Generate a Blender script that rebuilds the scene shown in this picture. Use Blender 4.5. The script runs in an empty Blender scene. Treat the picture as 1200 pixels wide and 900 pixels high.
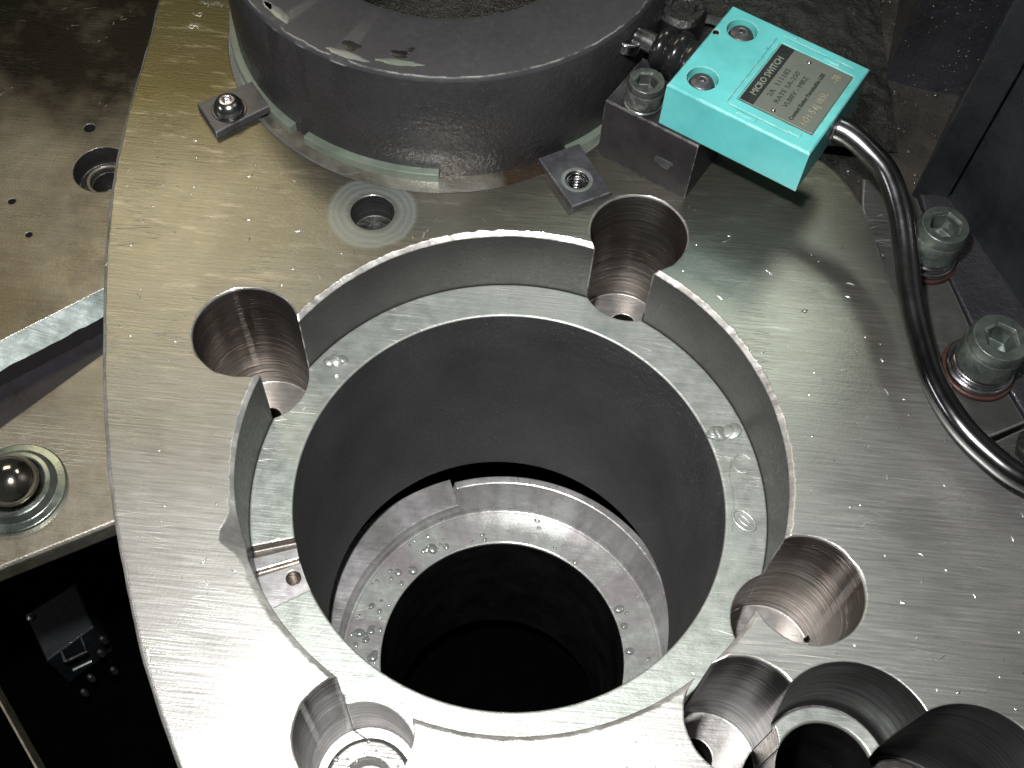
import bpy, bmesh, math, random
from mathutils import Vector, noise
random.seed(7)
S = bpy.context.scene
COL = S.collection
S.unit_settings.system = 'METRIC'
S.unit_settings.scale_length = 0.065        # one unit = the bore's radius, about 65 mm
PI = math.pi

# ------------------------------------------------------------------ camera
cd = bpy.data.cameras.new('camera'); cam = bpy.data.objects.new('camera', cd); COL.objects.link(cam)
cam.location = (0.0, -2.2505, 4.3721); cam.rotation_euler = (0.5346, -0.0409, 0.0842)
cd.sensor_width = 36; cd.lens = 39.93; cd.clip_start = 0.05; cd.clip_end = 200
cd.dof.use_dof = True; cd.dof.focus_distance = 4.9; cd.dof.aperture_fstop = 5.6 / 0.9
S.camera = cam
# ------------------------------------------------------------------ world and lamps
S.view_settings.view_transform = 'Standard'; S.view_settings.look = 'None'
S.view_settings.exposure = 0.0; S.view_settings.gamma = 1.0; S.view_settings.use_curve_mapping = False
w = bpy.data.worlds.new('World'); S.world = w; w.use_nodes = True
bg = w.node_tree.nodes['Background']; bg.inputs[0].default_value = (0.9, 1.0, 0.97, 1); bg.inputs[1].default_value = 0.04

def area(name, loc, target, sx, sy, power, color):
    d = bpy.data.lights.new(name, 'AREA'); d.shape = 'RECTANGLE'; d.size = sx; d.size_y = sy
    d.energy = power; d.color = color
    o = bpy.data.objects.new(name, d); COL.objects.link(o); o.location = loc
    o.rotation_euler = (Vector(target) - Vector(loc)).to_track_quat('-Z', 'Y').to_euler()
    return o
fl_ = area('camera_flash', (-0.50, -1.50, 4.90), (0.10, -0.25, 0), 0.26, 0.18, 212, (1.0, 0.985, 0.97))
fl_.data.spread = math.radians(108)
area('side_fill_lamp', (-7.5, -1.5, 3.2), (-1.8, .3, 0), 2.0, 1.0, 60, (1.0, .96, 1.0))  # fill light added to brighten the plate's left edge
area('workshop_lamp', (-5.2, 7.6, 8.7), (-1.2, 0.8, 0), 4.0, 2.4, 170, (1.0, 0.87, 0.60))
area('ceiling_lamp', (3.6, 7.0, 9.0), (1.2, 0.5, 0), 2.6, 1.6, 130, (0.90, 1.0, 0.88))

# ------------------------------------------------------------------ material helpers
def new_mat(name):
    m = bpy.data.materials.new(name); m.use_nodes = True
    nt = m.node_tree; nt.nodes.clear()
    out = nt.nodes.new('ShaderNodeOutputMaterial'); b = nt.nodes.new('ShaderNodeBsdfPrincipled')
    nt.links.new(b.outputs[0], out.inputs[0])
    return m, nt, b
class N:
    def __init__(s, nt): s.nt = nt; s.pos = s.add('ShaderNodeNewGeometry').outputs['Position']
    def add(s, t, **k):
        n = s.nt.nodes.new(t)
        for a, v in k.items(): setattr(n, a, v)
        return n
    def ln(s, a, b): s.nt.links.new(a, b)
    def mapping(s, scale=(1, 1, 1), rot=(0, 0, 0), loc=(0, 0, 0), src=None):
        m = s.add('ShaderNodeMapping'); s.ln(src or s.pos, m.inputs['Vector'])
        m.inputs['Scale'].default_value = scale; m.inputs['Rotation'].default_value = rot; m.inputs['Location'].default_value = loc
        return m.outputs[0]
    def noise(s, scale, detail=3, rough=.55, vec=None, dist=0):
        n = s.add('ShaderNodeTexNoise'); s.ln(vec or s.pos, n.inputs['Vector'])
        n.inputs['Scale'].default_value = scale; n.inputs['Detail'].default_value = detail
        n.inputs['Roughness'].default_value = rough; n.inputs['Distortion'].default_value = dist
        return n.outputs['Fac']
    def voro(s, scale, vec=None, feature='F1'):
        n = s.add('ShaderNodeTexVoronoi', feature=feature); s.ln(vec or s.pos, n.inputs['Vector'])
        n.inputs['Scale'].default_value = scale
        return n.outputs['Distance']
    def ramp(s, src, stops):
        r = s.add('ShaderNodeValToRGB'); s.ln(src, r.inputs[0]); e = r.color_ramp.elements
        while len(e) < len(stops): e.new(.5)
        for i, (p, c) in enumerate(stops):
            e[i].position = p
            e[i].color = (c, c, c, 1) if isinstance(c, (int, float)) else tuple(c) + (1,)
        return r.outputs[0]
    def mr(s, src, a, b, c=0., d=1.):
        m = s.add('ShaderNodeMapRange'); s.ln(src, m.inputs[0])
        for i, v in enumerate((a, b, c, d)): m.inputs[i + 1].default_value = v
        return m.outputs[0]
    def math(s, op, a, b=None, clamp=False):
        m = s.add('ShaderNodeMath', operation=op, use_clamp=clamp)
        for i, v in enumerate((a, b)):
            if v is None: continue
            if isinstance(v, (int, float)): m.inputs[i].default_value = v
            else: s.ln(v, m.inputs[i])
        return m.outputs[0]
    def mix(s, fac, a, b, blend='MIX'):
        m = s.add('ShaderNodeMix', data_type='RGBA', blend_type=blend)
        if isinstance(fac, (int, float)): m.inputs[0].default_value = fac
        else: s.ln(fac, m.inputs[0])
        for i, v in ((6, a), (7, b)):
            if isinstance(v, tuple): m.inputs[i].default_value = v + (1,) if len(v) == 3 else v
            else: s.ln(v, m.inputs[i])
        return m.outputs[2]
    def bump(s, height, strength, dist, normal=None):
        b = s.add('ShaderNodeBump'); s.ln(height, b.inputs['Height'])
        b.inputs['Strength'].default_value = strength; b.inputs['Distance'].default_value = dist
        if normal is not None: s.ln(normal, b.inputs['Normal'])
        return b.outputs[0]
    def bevel(s, r, samples=4):
        b = s.add('ShaderNodeBevel', samples=samples); b.inputs['Radius'].default_value = r
        return b.outputs[0]
    def edge(s, r):      # 0 on flats, 1 on worn edges
        g = s.add('ShaderNodeNewGeometry'); bv = s.bevel(r, 6)
        d = s.add('ShaderNodeVectorMath', operation='DOT_PRODUCT'); s.ln(bv, d.inputs[0]); s.ln(g.outputs['Normal'], d.inputs[1])
        return s.mr(d.outputs['Value'], .995, .85, 0, 1), bv

def mat_steel(name, base, tint, metallic=.75, rough=.5, scratch=.6, edge_r=.012, fine=1.0, tint_pos=(.42, .62), tscale=.55, tloc=(0, 0, 0), spots=.25, falloff_tint=False, dark=False, halo=False, soft=1., angular=False, nicks=False):
    m, nt, b = new_mat(name); n = N(nt)
    ef, bv = n.edge(edge_r)
    big = n.noise(tscale, 4, .6, n.mapping(loc=tloc))
    if angular:   # reflection streaks of a turned face painted in: tone changes with direction
        v = n.add('ShaderNodeVectorMath', operation='SUBTRACT'); n.ln(n.pos, v.inputs[0]); v.inputs[1].default_value = (.045, -.12, 0)
        v2 = n.add('ShaderNodeVectorMath', operation='MULTIPLY'); n.ln(v.outputs[0], v2.inputs[0]); v2.inputs[1].default_value = (1, 1, 0)
        v3 = n.add('ShaderNodeVectorMath', operation='NORMALIZE'); n.ln(v2.outputs[0], v3.inputs[0])
        big = n.noise(2.6, 3, .7, v3.outputs[0])
    if falloff_tint:      # yellowish tint with flash falloff painted in: darker toward the far side
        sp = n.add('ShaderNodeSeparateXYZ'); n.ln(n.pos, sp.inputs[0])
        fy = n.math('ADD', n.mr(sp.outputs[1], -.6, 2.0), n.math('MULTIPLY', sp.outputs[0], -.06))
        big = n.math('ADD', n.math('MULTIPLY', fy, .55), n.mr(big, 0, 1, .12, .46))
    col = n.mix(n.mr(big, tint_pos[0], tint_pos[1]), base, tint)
    # cross-hatched grinding scratches
    s1 = n.noise(4, 3, .55, n.mapping((1, 24, 1), (0, 0, .68)))
    s2 = n.noise(4, 3, .55, n.mapping((1, 27, 1), (0, 0, -.85)))
    s3 = n.noise(3, 3, .6, n.mapping((1, 40, 1), (0, 0, .28)))
    patch = n.noise(1.6, 3, .5, n.mapping(loc=(3, 1, 0)))
    sc = n.math('ADD', n.math('MULTIPLY', s1, n.mr(patch, .35, .6)), n.math('MULTIPLY', s2, n.mr(patch, .65, .4)))
    sc = n.math('ADD', n.math('MULTIPLY', sc, .7), n.math('MULTIPLY', s3, .3))
    mot = n.noise(14 if not falloff_tint else 26, 5, .65)
    f = n.math('ADD', n.math('MULTIPLY', n.mr(sc, .3, .7), .70 * scratch), n.math('MULTIPLY', n.mr(mot, .3, .7), .07 if falloff_tint else .2))
    shade = n.mr(f, .1, .65, 1 - .26 * soft, 1 + .16 * soft)
    if dark:      # flash falloff and dark reflections painted in toward the lower plate's far side
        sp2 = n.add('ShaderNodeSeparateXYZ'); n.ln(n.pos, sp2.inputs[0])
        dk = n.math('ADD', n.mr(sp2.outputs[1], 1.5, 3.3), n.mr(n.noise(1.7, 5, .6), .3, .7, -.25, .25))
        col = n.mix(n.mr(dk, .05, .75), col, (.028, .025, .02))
    cs = n.add('ShaderNodeCombineColor')
    for i in range(3): n.ln(shade, cs.inputs[i])
    col = n.mix(1.0, col, cs.outputs[0], 'MULTIPLY')
    # dark oily smudges
    sm = n.math('MULTIPLY', n.mr(n.noise(2.7, 5, .62, n.mapping(loc=(5, 2, 1) if not falloff_tint else (5, 6, 1))), .55, .72), spots)
    col = n.mix(sm, col, tuple(c * .35 for c in base))
    if nicks:     # small dark pits, stains and rub marks
        pv = n.voro(17); pm = n.math('MULTIPLY', n.mr(pv, .10, .04), n.mr(n.noise(5, 3, .6, n.mapping(loc=(9, 4, 0))), .50, .60))
        col = n.mix(n.math('MULTIPLY', pm, .7), col, (.12, .11, .09))
        rb = n.math('MULTIPLY', n.mr(n.noise(3.5, 4, .7, n.mapping((1, 5, 1), (0, 0, 1.1), (2, 7, 0))), .56, .70), .22)
        col = n.mix(rb, col, (.74, .71, .64))
        st = n.math('MULTIPLY', n.mr(n.noise(13, 6, .75, n.mapping(loc=(1, 8, 3))), .62, .72), .2)
        col = n.mix(st, col, (.25, .235, .20))
    # rare long scratches
    ls = n.voro(5, n.mapping((.5, 9, 1), (0, 0, .5)), 'DISTANCE_TO_EDGE')
    lsm = n.math('MULTIPLY', n.mr(ls, .012, .0), n.mr(n.noise(2.2, 2), .52, .6))
    col = n.mix(n.math('MULTIPLY', lsm, .5), col, (.8, .78, .72))
    col = n.mix(n.math('MULTIPLY', ef, .6), col, (.72, .71, .68))
    hm = None
    if halo:      # the faint ring a washer has rubbed round the small hole
        d = n.add('ShaderNodeVectorMath', operation='DISTANCE'); n.ln(n.pos, d.inputs[0]); d.inputs[1].default_value = (-.80, 1.244, 0)
        dd = n.math('ADD', d.outputs['Value'], n.mr(n.noise(9, 2), .3, .7, -.006, .006))
        hm = n.math('MULTIPLY', n.mr(dd, .232, .208), n.mr(dd, .10, .13))
        wv = n.math('SINE', n.math('MULTIPLY', dd, 190))
        hm = n.math('MULTIPLY', hm, n.mr(wv, -1, 1, .62, .92))
        col = n.mix(hm, col, (.26, .285, .27))
    n.ln(col, b.inputs['Base Color'])
    if hm is not None: n.ln(n.mr(hm, 0, 1, metallic, .6), b.inputs['Metallic'])
    else: b.inputs['Metallic'].default_value = metallic
    rsrc = n.math('ADD', n.math('MULTIPLY', sc, .75), n.math('MULTIPLY', n.noise(3.0, 4, .6), .25)) if falloff_tint else mot
    r = n.math('ADD', n.mr(rsrc, .3, .7, rough - .07 * soft, rough + .1 * soft), n.math('MULTIPLY', n.mr(big, .4, .6), -.05))
    r = n.math('SUBTRACT', r, n.math('MULTIPLY', ef, .12))
    n.ln(r, b.inputs['Roughness'])
    h = n.math('ADD', n.math('MULTIPLY', sc, .8), n.math('MULTIPLY', n.noise(60, 3), .4))
    h = n.math('SUBTRACT', h, n.math('MULTIPLY', lsm, .5))
    n.ln(n.bump(h, .35 * fine, .006, bv), b.inputs['Normal'])
    return m

def mat_turned(name, base, tint, metallic=.9, rough=.36, bump=.6, zscale=34, brown=(.42, .58)):
    """bored wall: tool marks run round the hole"""
    m, nt, b = new_mat(name); n = N(nt); ef, bv = n.edge(.012)
    v = n.mapping((1.2, 1.2, zscale)); g = n.noise(2.0, 4, .65, v)
    p = n.noise(3.2, 3, .6)
    col = n.mix(n.mr(p, *brown), base, tint)
    col = n.mix(n.mr(g, .35, .65), col, tuple(c * .38 for c in base))
    col = n.mix(n.math('MULTIPLY', ef, .5), col, (.7, .69, .66))
    n.ln(col, b.inputs['Base Color']); b.inputs['Metallic'].default_value = metallic
    n.ln(n.mr(g, .3, .7, rough - .08, rough + .14), b.inputs['Roughness'])
    n.ln(n.bump(g, bump, .012, bv), b.inputs['Normal'])
    return m

def mat_cast(name, base, metallic=.0, rough=.6, speck=.35, bump=.5, scale=60, edge_c=None, edge_r=.012, big_amt=.5):
    m, nt, b = new_mat(name); n = N(nt); ef, bv = n.edge(edge_r)
    f1 = n.noise(scale, 4, .7); f2 = n.noise(2.3, 4, .6); f3 = n.noise(scale * 3, 2, .5)
    lo = tuple(c * (1 - big_amt) for c in base); hi = tuple(c * (1 + big_amt) for c in base)
    col = n.mix(n.mr(f2, .3, .7), lo, hi)
    col = n.mix(n.math('MULTIPLY', n.mr(f1, .58, .72), speck), col, tuple(min(1, c * 3.2) for c in base))
    if edge_c: col = n.mix(n.math('MULTIPLY', ef, n.mr(n.noise(7, 4, .7), .42, .55)), col, edge_c)
    n.ln(col, b.inputs['Base Color']); b.inputs['Metallic'].default_value = metallic
    n.ln(n.mr(f1, .3, .7, rough - .1, rough + .12), b.inputs['Roughness'])
    n.ln(n.bump(n.math('ADD', f1, n.math('MULTIPLY', f3, .4)), bump, .01, bv), b.inputs['Normal'])
    return m

def mat_wet(name, base, rough=.22, bump=.9, scale=11, hi=(.3, .3, .3), metallic=.0, coat=.6):
    m, nt, b = new_mat(name); n = N(nt); ef, bv = n.edge(.012)
    a = n.noise(scale, 6, .68); c = n.noise(scale * 4.5, 4, .7); d = n.noise(1.6, 3)
    dots = n.voro(26); dm = n.mr(dots, .16, .05)
    dm = n.math('MULTIPLY', dm, n.mr(n.noise(6, 2), .48, .56))
    col = n.mix(n.mr(d, .35, .65), tuple(x * .55 for x in base), tuple(x * 1.5 for x in base))
    col = n.mix(n.math('MULTIPLY', n.mr(c, .62, .75), .4), col, hi)
    n.ln(col, b.inputs['Base Color']); b.inputs['Metallic'].default_value = metallic
    n.ln(n.mr(a, .3, .7, rough, rough + .3), b.inputs['Roughness'])
    b.inputs['Coat Weight'].default_value = coat; b.inputs['Coat Roughness'].default_value = .08
    h = n.math('ADD', n.math('ADD', n.math('MULTIPLY', a, 1.), n.math('MULTIPLY', c, .35)), n.math('MULTIPLY', dm, .6))
    nn = n.bump(h, bump, .03, bv)
    n.ln(nn, b.inputs['Normal']); n.ln(nn, b.inputs['Coat Normal'])
    return m

def mat_plain(name, base, metallic=0., rough=.5, var=.25, scale=9, bump=.15, edge_c=None, edge_r=.008, coat=0., bscale=40):
    m, nt, b = new_mat(name); n = N(nt); ef, bv = n.edge(edge_r)
    a = n.noise(scale, 5, .62)
    col = n.mix(n.mr(a, .3, .7), tuple(c * (1 - var) for c in base), tuple(min(1, c * (1 + var)) for c in base))
    if edge_c: col = n.mix(n.math('MULTIPLY', ef, n.mr(n.noise(16, 3, .7), .4, .58)), col, edge_c)
    n.ln(col, b.inputs['Base Color']); b.inputs['Metallic'].default_value = metallic
    n.ln(n.mr(a, .3, .7, max(.03, rough - .07), rough + .1), b.inputs['Roughness'])
    if name == 'dark_void': b.inputs['Specular IOR Level'].default_value = 0
    b.inputs['Coat Weight'].default_value = coat; b.inputs['Coat Roughness'].default_value = .1
    n.ln(n.bump(n.noise(bscale, 4, .6), bump, .006, bv), b.inputs['Normal'])
    return m

M = {}
M['plate'] = mat_steel('ground_steel', (.51, .51, .49), (.125, .112, .058), .9, .37, tint_pos=(.34, .90), tloc=(2.2, -1.1, 0), tscale=.9, falloff_tint=True, spots=.08, halo=True, fine=.6, soft=.85, nicks=True)
M['wall'] = mat_cast('recess_wall_steel', (.085, .081, .078), .62, .38, .1, .25, 45, (.75, .74, .7), .012, .2)
M['pocket'] = mat_turned('drilled_wall_steel', (.235, .215, .195), (.175, .135, .11), bump=.36, rough=.3)
M['pocket_grey'] = mat_turned('grey_drilled_wall_steel', (.15, .152, .155), (.12, .12, .12), bump=.25, rough=.34)
M['pocket_dark'] = mat_turned('dark_drilled_wall_steel', (.20, .20, .205), (.13, .125, .12), bump=.2)
M['pocket_floor'] = mat_steel('spotfaced_steel', (.46, .45, .44), (.38, .36, .34), .8, .4, spots=.2)
M['ring'] = mat_steel('turned_ring_steel', (.44, .475, .445), (.37, .40, .37), .65, .46, scratch=.4, spots=.12)
M['cast'] = mat_cast('grey_cast_iron', (.046, .046, .048), .0, .58, .8, 1.0, 46, None, .006, .34)
M['hub'] = mat_cast('dark_machine_paint', (.030, .029, .031), .0, .30, .05, .75, 19, (.42, .44, .38), .012, .2)
M['hub_top'] = mat_cast('dark_machine_paint_flat', (.043, .042, .046), .0, .44, .1, .12, 30, (.42, .44, .38), .014, .12)
M['flange'] = mat_steel('flange_steel', (.60, .59, .60), (.42, .42, .415), .55, .3, scratch=.5, tscale=1.8, angular=True, fine=.5)
M['flange_wet'] = mat_steel('oily_flange_steel', (.56, .60, .56), (.47, .44, .445), .45, .26, scratch=.3, tscale=1.5, angular=True, fine=.5)
M['lip'] = mat_steel('bright_broken_edge', (.82, .80, .76), (.6, .58, .54), .8, .42, scratch=.5, tscale=6, spots=.1)
M['groove'] = mat_steel('stained_groove_steel', (.42, .41, .36), (.13, .085, .05), .75, .3, scratch=.2, tscale=1.1, tint_pos=(.42, .55))
M['black'] = mat_plain('black_oiled_bore', (.012, .011, .011), 0, .3, .5, 4, .3)
M['void'] = mat_plain('dark_void', (.0015, .0015, .0015), 0, .9, .2)
M['bronze_plate'] = mat_steel('oil_stained_falloff_plate', (.43, .40, .335), (.27, .235, .17), .8, .44, scratch=.35, tscale=.8, spots=.5, dark=True)
M['chamfer'] = mat_steel('bright_chamfer', (.29, .325, .315), (.12, .15, .14), .6, .52, spots=.7, tscale=2)
M['dark_steel'] = mat_plain('blackened_steel', (.042, .039, .043), .5, .42, .3, 7, .2, (.5, .48, .46))
M['clip'] = mat_plain('clip_steel', (.12, .12, .13), .7, .42, .3, 12, .2, (.6, .6, .6))
M['screw_black'] = mat_plain('oxide_screw', (.11, .12, .115), .7, .34, .35, 20, .25, (.45, .45, .42), .006)
M['screw_green'] = mat_plain('oily_oxide_screw', (.13, .155, .14), .7, .3, .35, 14, .25, (.35, .4, .36), .008, .4)
M['chrome'] = mat_plain('polished_steel', (.42, .41, .43), 1, .2, .15, 8, .08)
M['ball'] = mat_plain('bearing_ball_steel', (.5, .46, .40), 1, .14, .15, 5, .04)
M['cup'] = mat_plain('zinc_cup', (.3, .34, .31), .9, .28, .2, 8, .1, (.7, .7, .62))
M['rust'] = mat_plain('copper_washer', (.07, .03, .025), .35, .4, .4, 16, .2)
M['brown'] = mat_plain('brown_oily_groove', (.17, .115, .07), .5, .36, .6, 9, .35, None, .008, .4)
M['tape'] = mat_plain('green_gasket', (.15, .18, .145), .15, .35, .2, 5, .08, None, .008, .5)
M['teal'] = mat_plain('teal_enamel', (.115, .52, .52), .0, .34, .14, 4, .08, (.62, .68, .64), .010, .25)
M['teal2'] = mat_plain('teal_enamel_inset', (.13, .54, .51), .0, .4, .07, 7, .06)
M['label'] = mat_plain('anodised_label', (.17, .185, .16), .45, .42, .12, 14, .1)
M['label_black'] = mat_plain('label_black_band', (.012, .012, .014), 0, .3, .2)
M['ink'] = mat_plain('label_ink', (.045, .055, .045), 0, .5, .2)
M['pale_ink'] = mat_plain('label_pale_print', (.3, .36, .28), .2, .45, .2)
M['emboss'] = mat_plain('embossed_print', (.5, .45, .33), .6, .35, .2)
M['rubber'] = mat_plain('black_rubber', (.012, .012, .013), 0, .25, .2, 9, .1, None, .008, .6)
M['hose'] = mat_plain('dark_steel_hose', (.17, .17, .175), 1.0, .19, .3, 2.5, .08, None, .006, .3, 9)
M['wet'] = mat_wet('wet_black_casting', (.010, .010, .010), .16, .7, 9, coat=1.)
M['wet_flat'] = mat_wet('oily_brown_casting', (.032, .029, .025), .3, .45, 7, (.10, .09, .08))
M['wet_paint'] = mat_wet('oily_grey_paint', (.016, .016, .020), .3, .4, 16, (.10, .10, .11))
M['slate'] = mat_wet('slate_machine_paint', (.010, .012, .015), .4, .15, 9, (.02, .02, .025), 0, .3)
M['grey_base'] = mat_steel('oily_grey_base', (.085, .088, .083), (.055, .058, .054), .35, .38, scratch=.3, tscale=1.5, spots=.5)
M['drop'] = mat_plain('oil_drop', (.42, .45, .42), .6, .07, .1, 9, 0, None, .004, 1.)
M['wet_drop'] = mat_plain('coolant_drop', (.06, .06, .055), .3, .08, .2, 9, 0, None, .004, 1.)
M['chip'] = mat_plain('bright_metal_chip', (.85, .85, .82), 1, .3, .1)
M['burnish'] = mat_steel('burnished_steel', (.34, .36, .335), (.28, .30, .28), .55, .42, scratch=.1, fine=.3)

# ------------------------------------------------------------------ mesh helpers
class MB:
    def __init__(s): s.v = []; s.f = []; s.m = []
    def face(s, idx, mi=0): s.f.append(idx); s.m.append(mi)
    def rings(s, rings, close=True, cap0=False, cap1=False, mi=None):
        """rings: list of equal-length lists of 3d points"""
        base = len(s.v); n = len(rings[0])
        for r in rings: s.v.extend(r)
        for i in range(len(rings) - 1):
            k = mi[i] if mi else 0
            for j in range(n if close else n - 1):
                a = base + i * n + j; b = base + i * n + (j + 1) % n
                s.face((a, b, b + n, a + n), k)
        if cap0: s.face(tuple(base + j for j in range(n))[::-1], mi[0] if mi else 0)
        if cap1: s.face(tuple(base + (len(rings) - 1) * n + j for j in range(n)), mi[-1] if mi else 0)
    def lathe(s, prof, c=(0, 0), seg=96, a0=None, a1=None, cap0=False, cap1=False, mi=None, axis=None, loc=(0, 0, 0)):
        """prof: (r, z) or (function(theta)->r, z); axis: direction of the lathe axis"""
        full = a0 is None
        th = [2 * PI * j / seg for j in range(seg)] if full else [a0 + (a1 - a0) * j / seg for j in range(seg + 1)]
        rr = []
        q = Vector(axis).to_track_quat('Z', 'Y') if axis is not None else None
        for r, z in prof:
            ring = []
            for t in th:
                R = r(t) if callable(r) else r
                p = Vector((R * math.cos(t), R * math.sin(t), z))
                if q: p = q @ p + Vector(loc)
                else: p = p + Vector((c[0], c[1], 0))
                ring.append(tuple(p))
            rr.append(ring)
        s.rings(rr, full, cap0, cap1, mi)
    def prism(s, poly, z0, z1, bevel=0):
        n = len(poly)
        if bevel:
            c = offset(poly, -bevel)
            s.rings([[(x, y, z0) for x, y in poly], [(x, y, z1 - bevel) for x, y in poly], [(x, y, z1) for x, y in c]], True, True, True)
        else:
            s.rings([[(x, y, z0) for x, y in poly], [(x, y, z1) for x, y in poly]], True, True, True)
    def tube(s, pts, r, seg=14, cap=True):
        pts = [Vector(p) for p in pts]; rings = []; up = Vector((0, 0, 1))
        for i, p in enumerate(pts):
            t = (pts[min(i + 1, len(pts) - 1)] - pts[max(i - 1, 0)]).normalized()
            a = t.cross(up)
            a = a.normalized() if a.length > 1e-4 else Vector((1, 0, 0))
            b = a.cross(t).normalized()
            rad = r(i / (len(pts) - 1)) if callable(r) else r
            rings.append([tuple(p + a * math.cos(q) * rad + b * math.sin(q) * rad) for q in [2 * PI * k / seg for k in range(seg)]])
        s.rings(rings, True, cap, cap)
    def box(s, o, u, v, wz, lu, lv, lw):
        o, u, v, wz = map(Vector, (o, u, v, wz)); b = len(s.v)
        for c in ((0, 0, 0), (1, 0, 0), (1, 1, 0), (0, 1, 0), (0, 0, 1), (1, 0, 1), (1, 1, 1), (0, 1, 1)):
            s.v.append(tuple(o + u * lu * c[0] + v * lv * c[1] + wz * lw * c[2]))
        for f in ((0, 3, 2, 1), (4, 5, 6, 7), (0, 1, 5, 4), (1, 2, 6, 5), (2, 3, 7, 6), (3, 0, 4, 7)): s.face(tuple(b + k for k in f))
    def mesh(s, name, mats, smooth=32):
        me = bpy.data.meshes.new(name); me.from_pydata(s.v, [], s.f); me.update()
        for m in (mats if isinstance(mats, (list, tuple)) else [mats]): me.materials.append(m)
        for p, k in zip(me.polygons, s.m): p.material_index = k
        bm = bmesh.new(); bm.from_mesh(me); bmesh.ops.remove_doubles(bm, verts=bm.verts, dist=1e-5)
        bmesh.ops.recalc_face_normals(bm, faces=bm.faces); bm.to_mesh(me); bm.free()
        if smooth: shade(me, smooth)
        return me
    def obj(s, name, mats, parent=None, smooth=32):
        return link(name, s.mesh(name, mats, smooth), parent)
def shade(me, deg=32):
    for p in me.polygons: p.use_smooth = True
    me.set_sharp_from_angle(angle=math.radians(deg))
def link(name, me, parent=None):
    o = bpy.data.objects.new(name, me); COL.objects.link(o)
    if parent is not None:
        o.parent = parent
        o.location = -parent.location      # things are built in world coordinates
    return o
def offset(poly, d):
    n = len(poly); out = []
    ar = sum(poly[i][0] * poly[(i + 1) % n][1] - poly[(i + 1) % n][0] * poly[i][1] for i in range(n))
    sg = 1 if ar > 0 else -1
    for i in range(n):
        p0, p, p1 = Vector(poly[i - 1]), Vector(poly[i]), Vector(poly[(i + 1) % n])
        a = (p - p0).normalized(); b = (p1 - p).normalized()
        na = Vector((a.y, -a.x)) * sg; nb = Vector((b.y, -b.x)) * sg
        m = (na + nb); m = m.normalized() if m.length > 1e-5 else na
        out.append(tuple(p + m * d / max(.45, m.dot(na))))
    return out
def spline(pts, n=8):
    out = []
    for i in range(len(pts) - 1):
        p = [Vector(pts[max(0, min(len(pts) - 1, i + k))]) for k in (-1, 0, 1, 2)]
        for j in range(n):
            t = j / n
            out.append(tuple(.5 * ((2 * p[1]) + (-p[0] + p[2]) * t + (2 * p[0] - 5 * p[1] + 4 * p[2] - p[3]) * t * t + (-p[0] + 3 * p[1] - 3 * p[2] + p[3]) * t ** 3)))
    out.append(tuple(pts[-1])); return out
def thing(name, label, cat, loc=(0, 0, 0), group=None):
    o = bpy.data.objects.new(name, None); COL.objects.link(o); o.location = loc
    o.empty_display_size = .1
    o['label'] = label; o['category'] = cat
    if group: o['group'] = group
    bpy.context.view_layer.update()
    return o
def tag(o, label, cat, group=None, kind=None):
    if label: o['label'] = label
    if cat: o['category'] = cat
    if group: o['group'] = group
    if kind: o['kind'] = kind
    return o
def cut(o, cutters):
    """boolean difference, one cutter after another; the cutter's material marks the cut faces"""
    for me in cutters:
        c = bpy.data.objects.new('cutter', me); COL.objects.link(c)
        md = o.modifiers.new('cut', 'BOOLEAN'); md.operation = 'DIFFERENCE'; md.solver = 'EXACT'; md.object = c
        md.material_mode = 'TRANSFER'
        bpy.context.view_layer.update()
        dg = bpy.context.evaluated_depsgraph_get()
        new = bpy.data.meshes.new_from_object(o.evaluated_get(dg), preserve_all_data_layers=False, depsgraph=dg)
        o.modifiers.clear()
        if len(new.polygons) > 3: o.data = new
        else: print('BOOLEAN FAILED', o.name, len(me.polygons))
        bpy.data.objects.remove(c)
    shade(o.data, 30)
def cyl(c, r, z0, z1, mat, seg=96, floor=None, taper=0):
    b = MB(); b.lathe([(r - taper, z0), (r, z1)], c, seg, cap0=True, cap1=True)
    me = b.mesh('cut', [mat] if not floor else [mat, floor], 0)
    if floor:
        for p in me.polygons:
            if p.normal.z < -.9: p.material_index = 1
    return me
def nz(x, y, z=0): return noise.noise(Vector((x, y, z)))

RC, H1, H2 = 1.1955, .4191, 2.07
POCK = [((-1.2696, .4948), .2400), ((.507, 1.2687), .2375), ((1.2496, -.4927), .2345), ((-.507, -1.238), .228), ((.978, -1.036), .234)]
PF = .85

# ================================================================== the deep dark pit under everything (structure)
b = MB(); b.rings([[(-14, -12, -4.6), (12, -12, -4.6)], [(-14, 14, -4.6), (12, 14, -4.6)]], False)
tag(b.obj('pit_floor', M['void'], None, 0), None, None, kind='structure')

# ================================================================== main steel plate
left = [(-2.183, 2.58), (-2.164, 2.314), (-2.152, 2.027), (-2.143, 1.783), (-2.126, 1.55), (-2.104, 1.355), (-2.059, 1.089), (-2.011, .837),
        (-1.93, .505), (-1.858, .237), (-1.771, -.057), (-1.689, -.294), (-1.617, -.482), (-1.506, -.731), (-1.38, -.999), (-1.256, -1.219), (-1.129, -1.427)]
left_full = [(-2.15, 3.4), (-2.19, 3.0)] + left + [(-1.0, -1.62), (-.8, -1.9), (-.5, -2.15)]
outline = spline(left_full, 8)
outline = [(x + .004 * nz(x * 9, y * 9), y) for x, y in outline]
outline += [(1.2, -2.2), (2.6, -1.9), (2.9, -.6), (2.75, -.25)]
outline += spline([(2.55, -.1), (2.221, .115), (2.092, .269), (1.998, .434), (1.841, .784), (1.73, 1.115), (1.678, 1.342), (1.62, 1.579), (1.5, 1.8), (1.25, 2.0), (.9, 2.3), (.3, 2.75)], 5)
outline += [(.0, 3.6), (-1.2, 4.1)]
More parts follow.
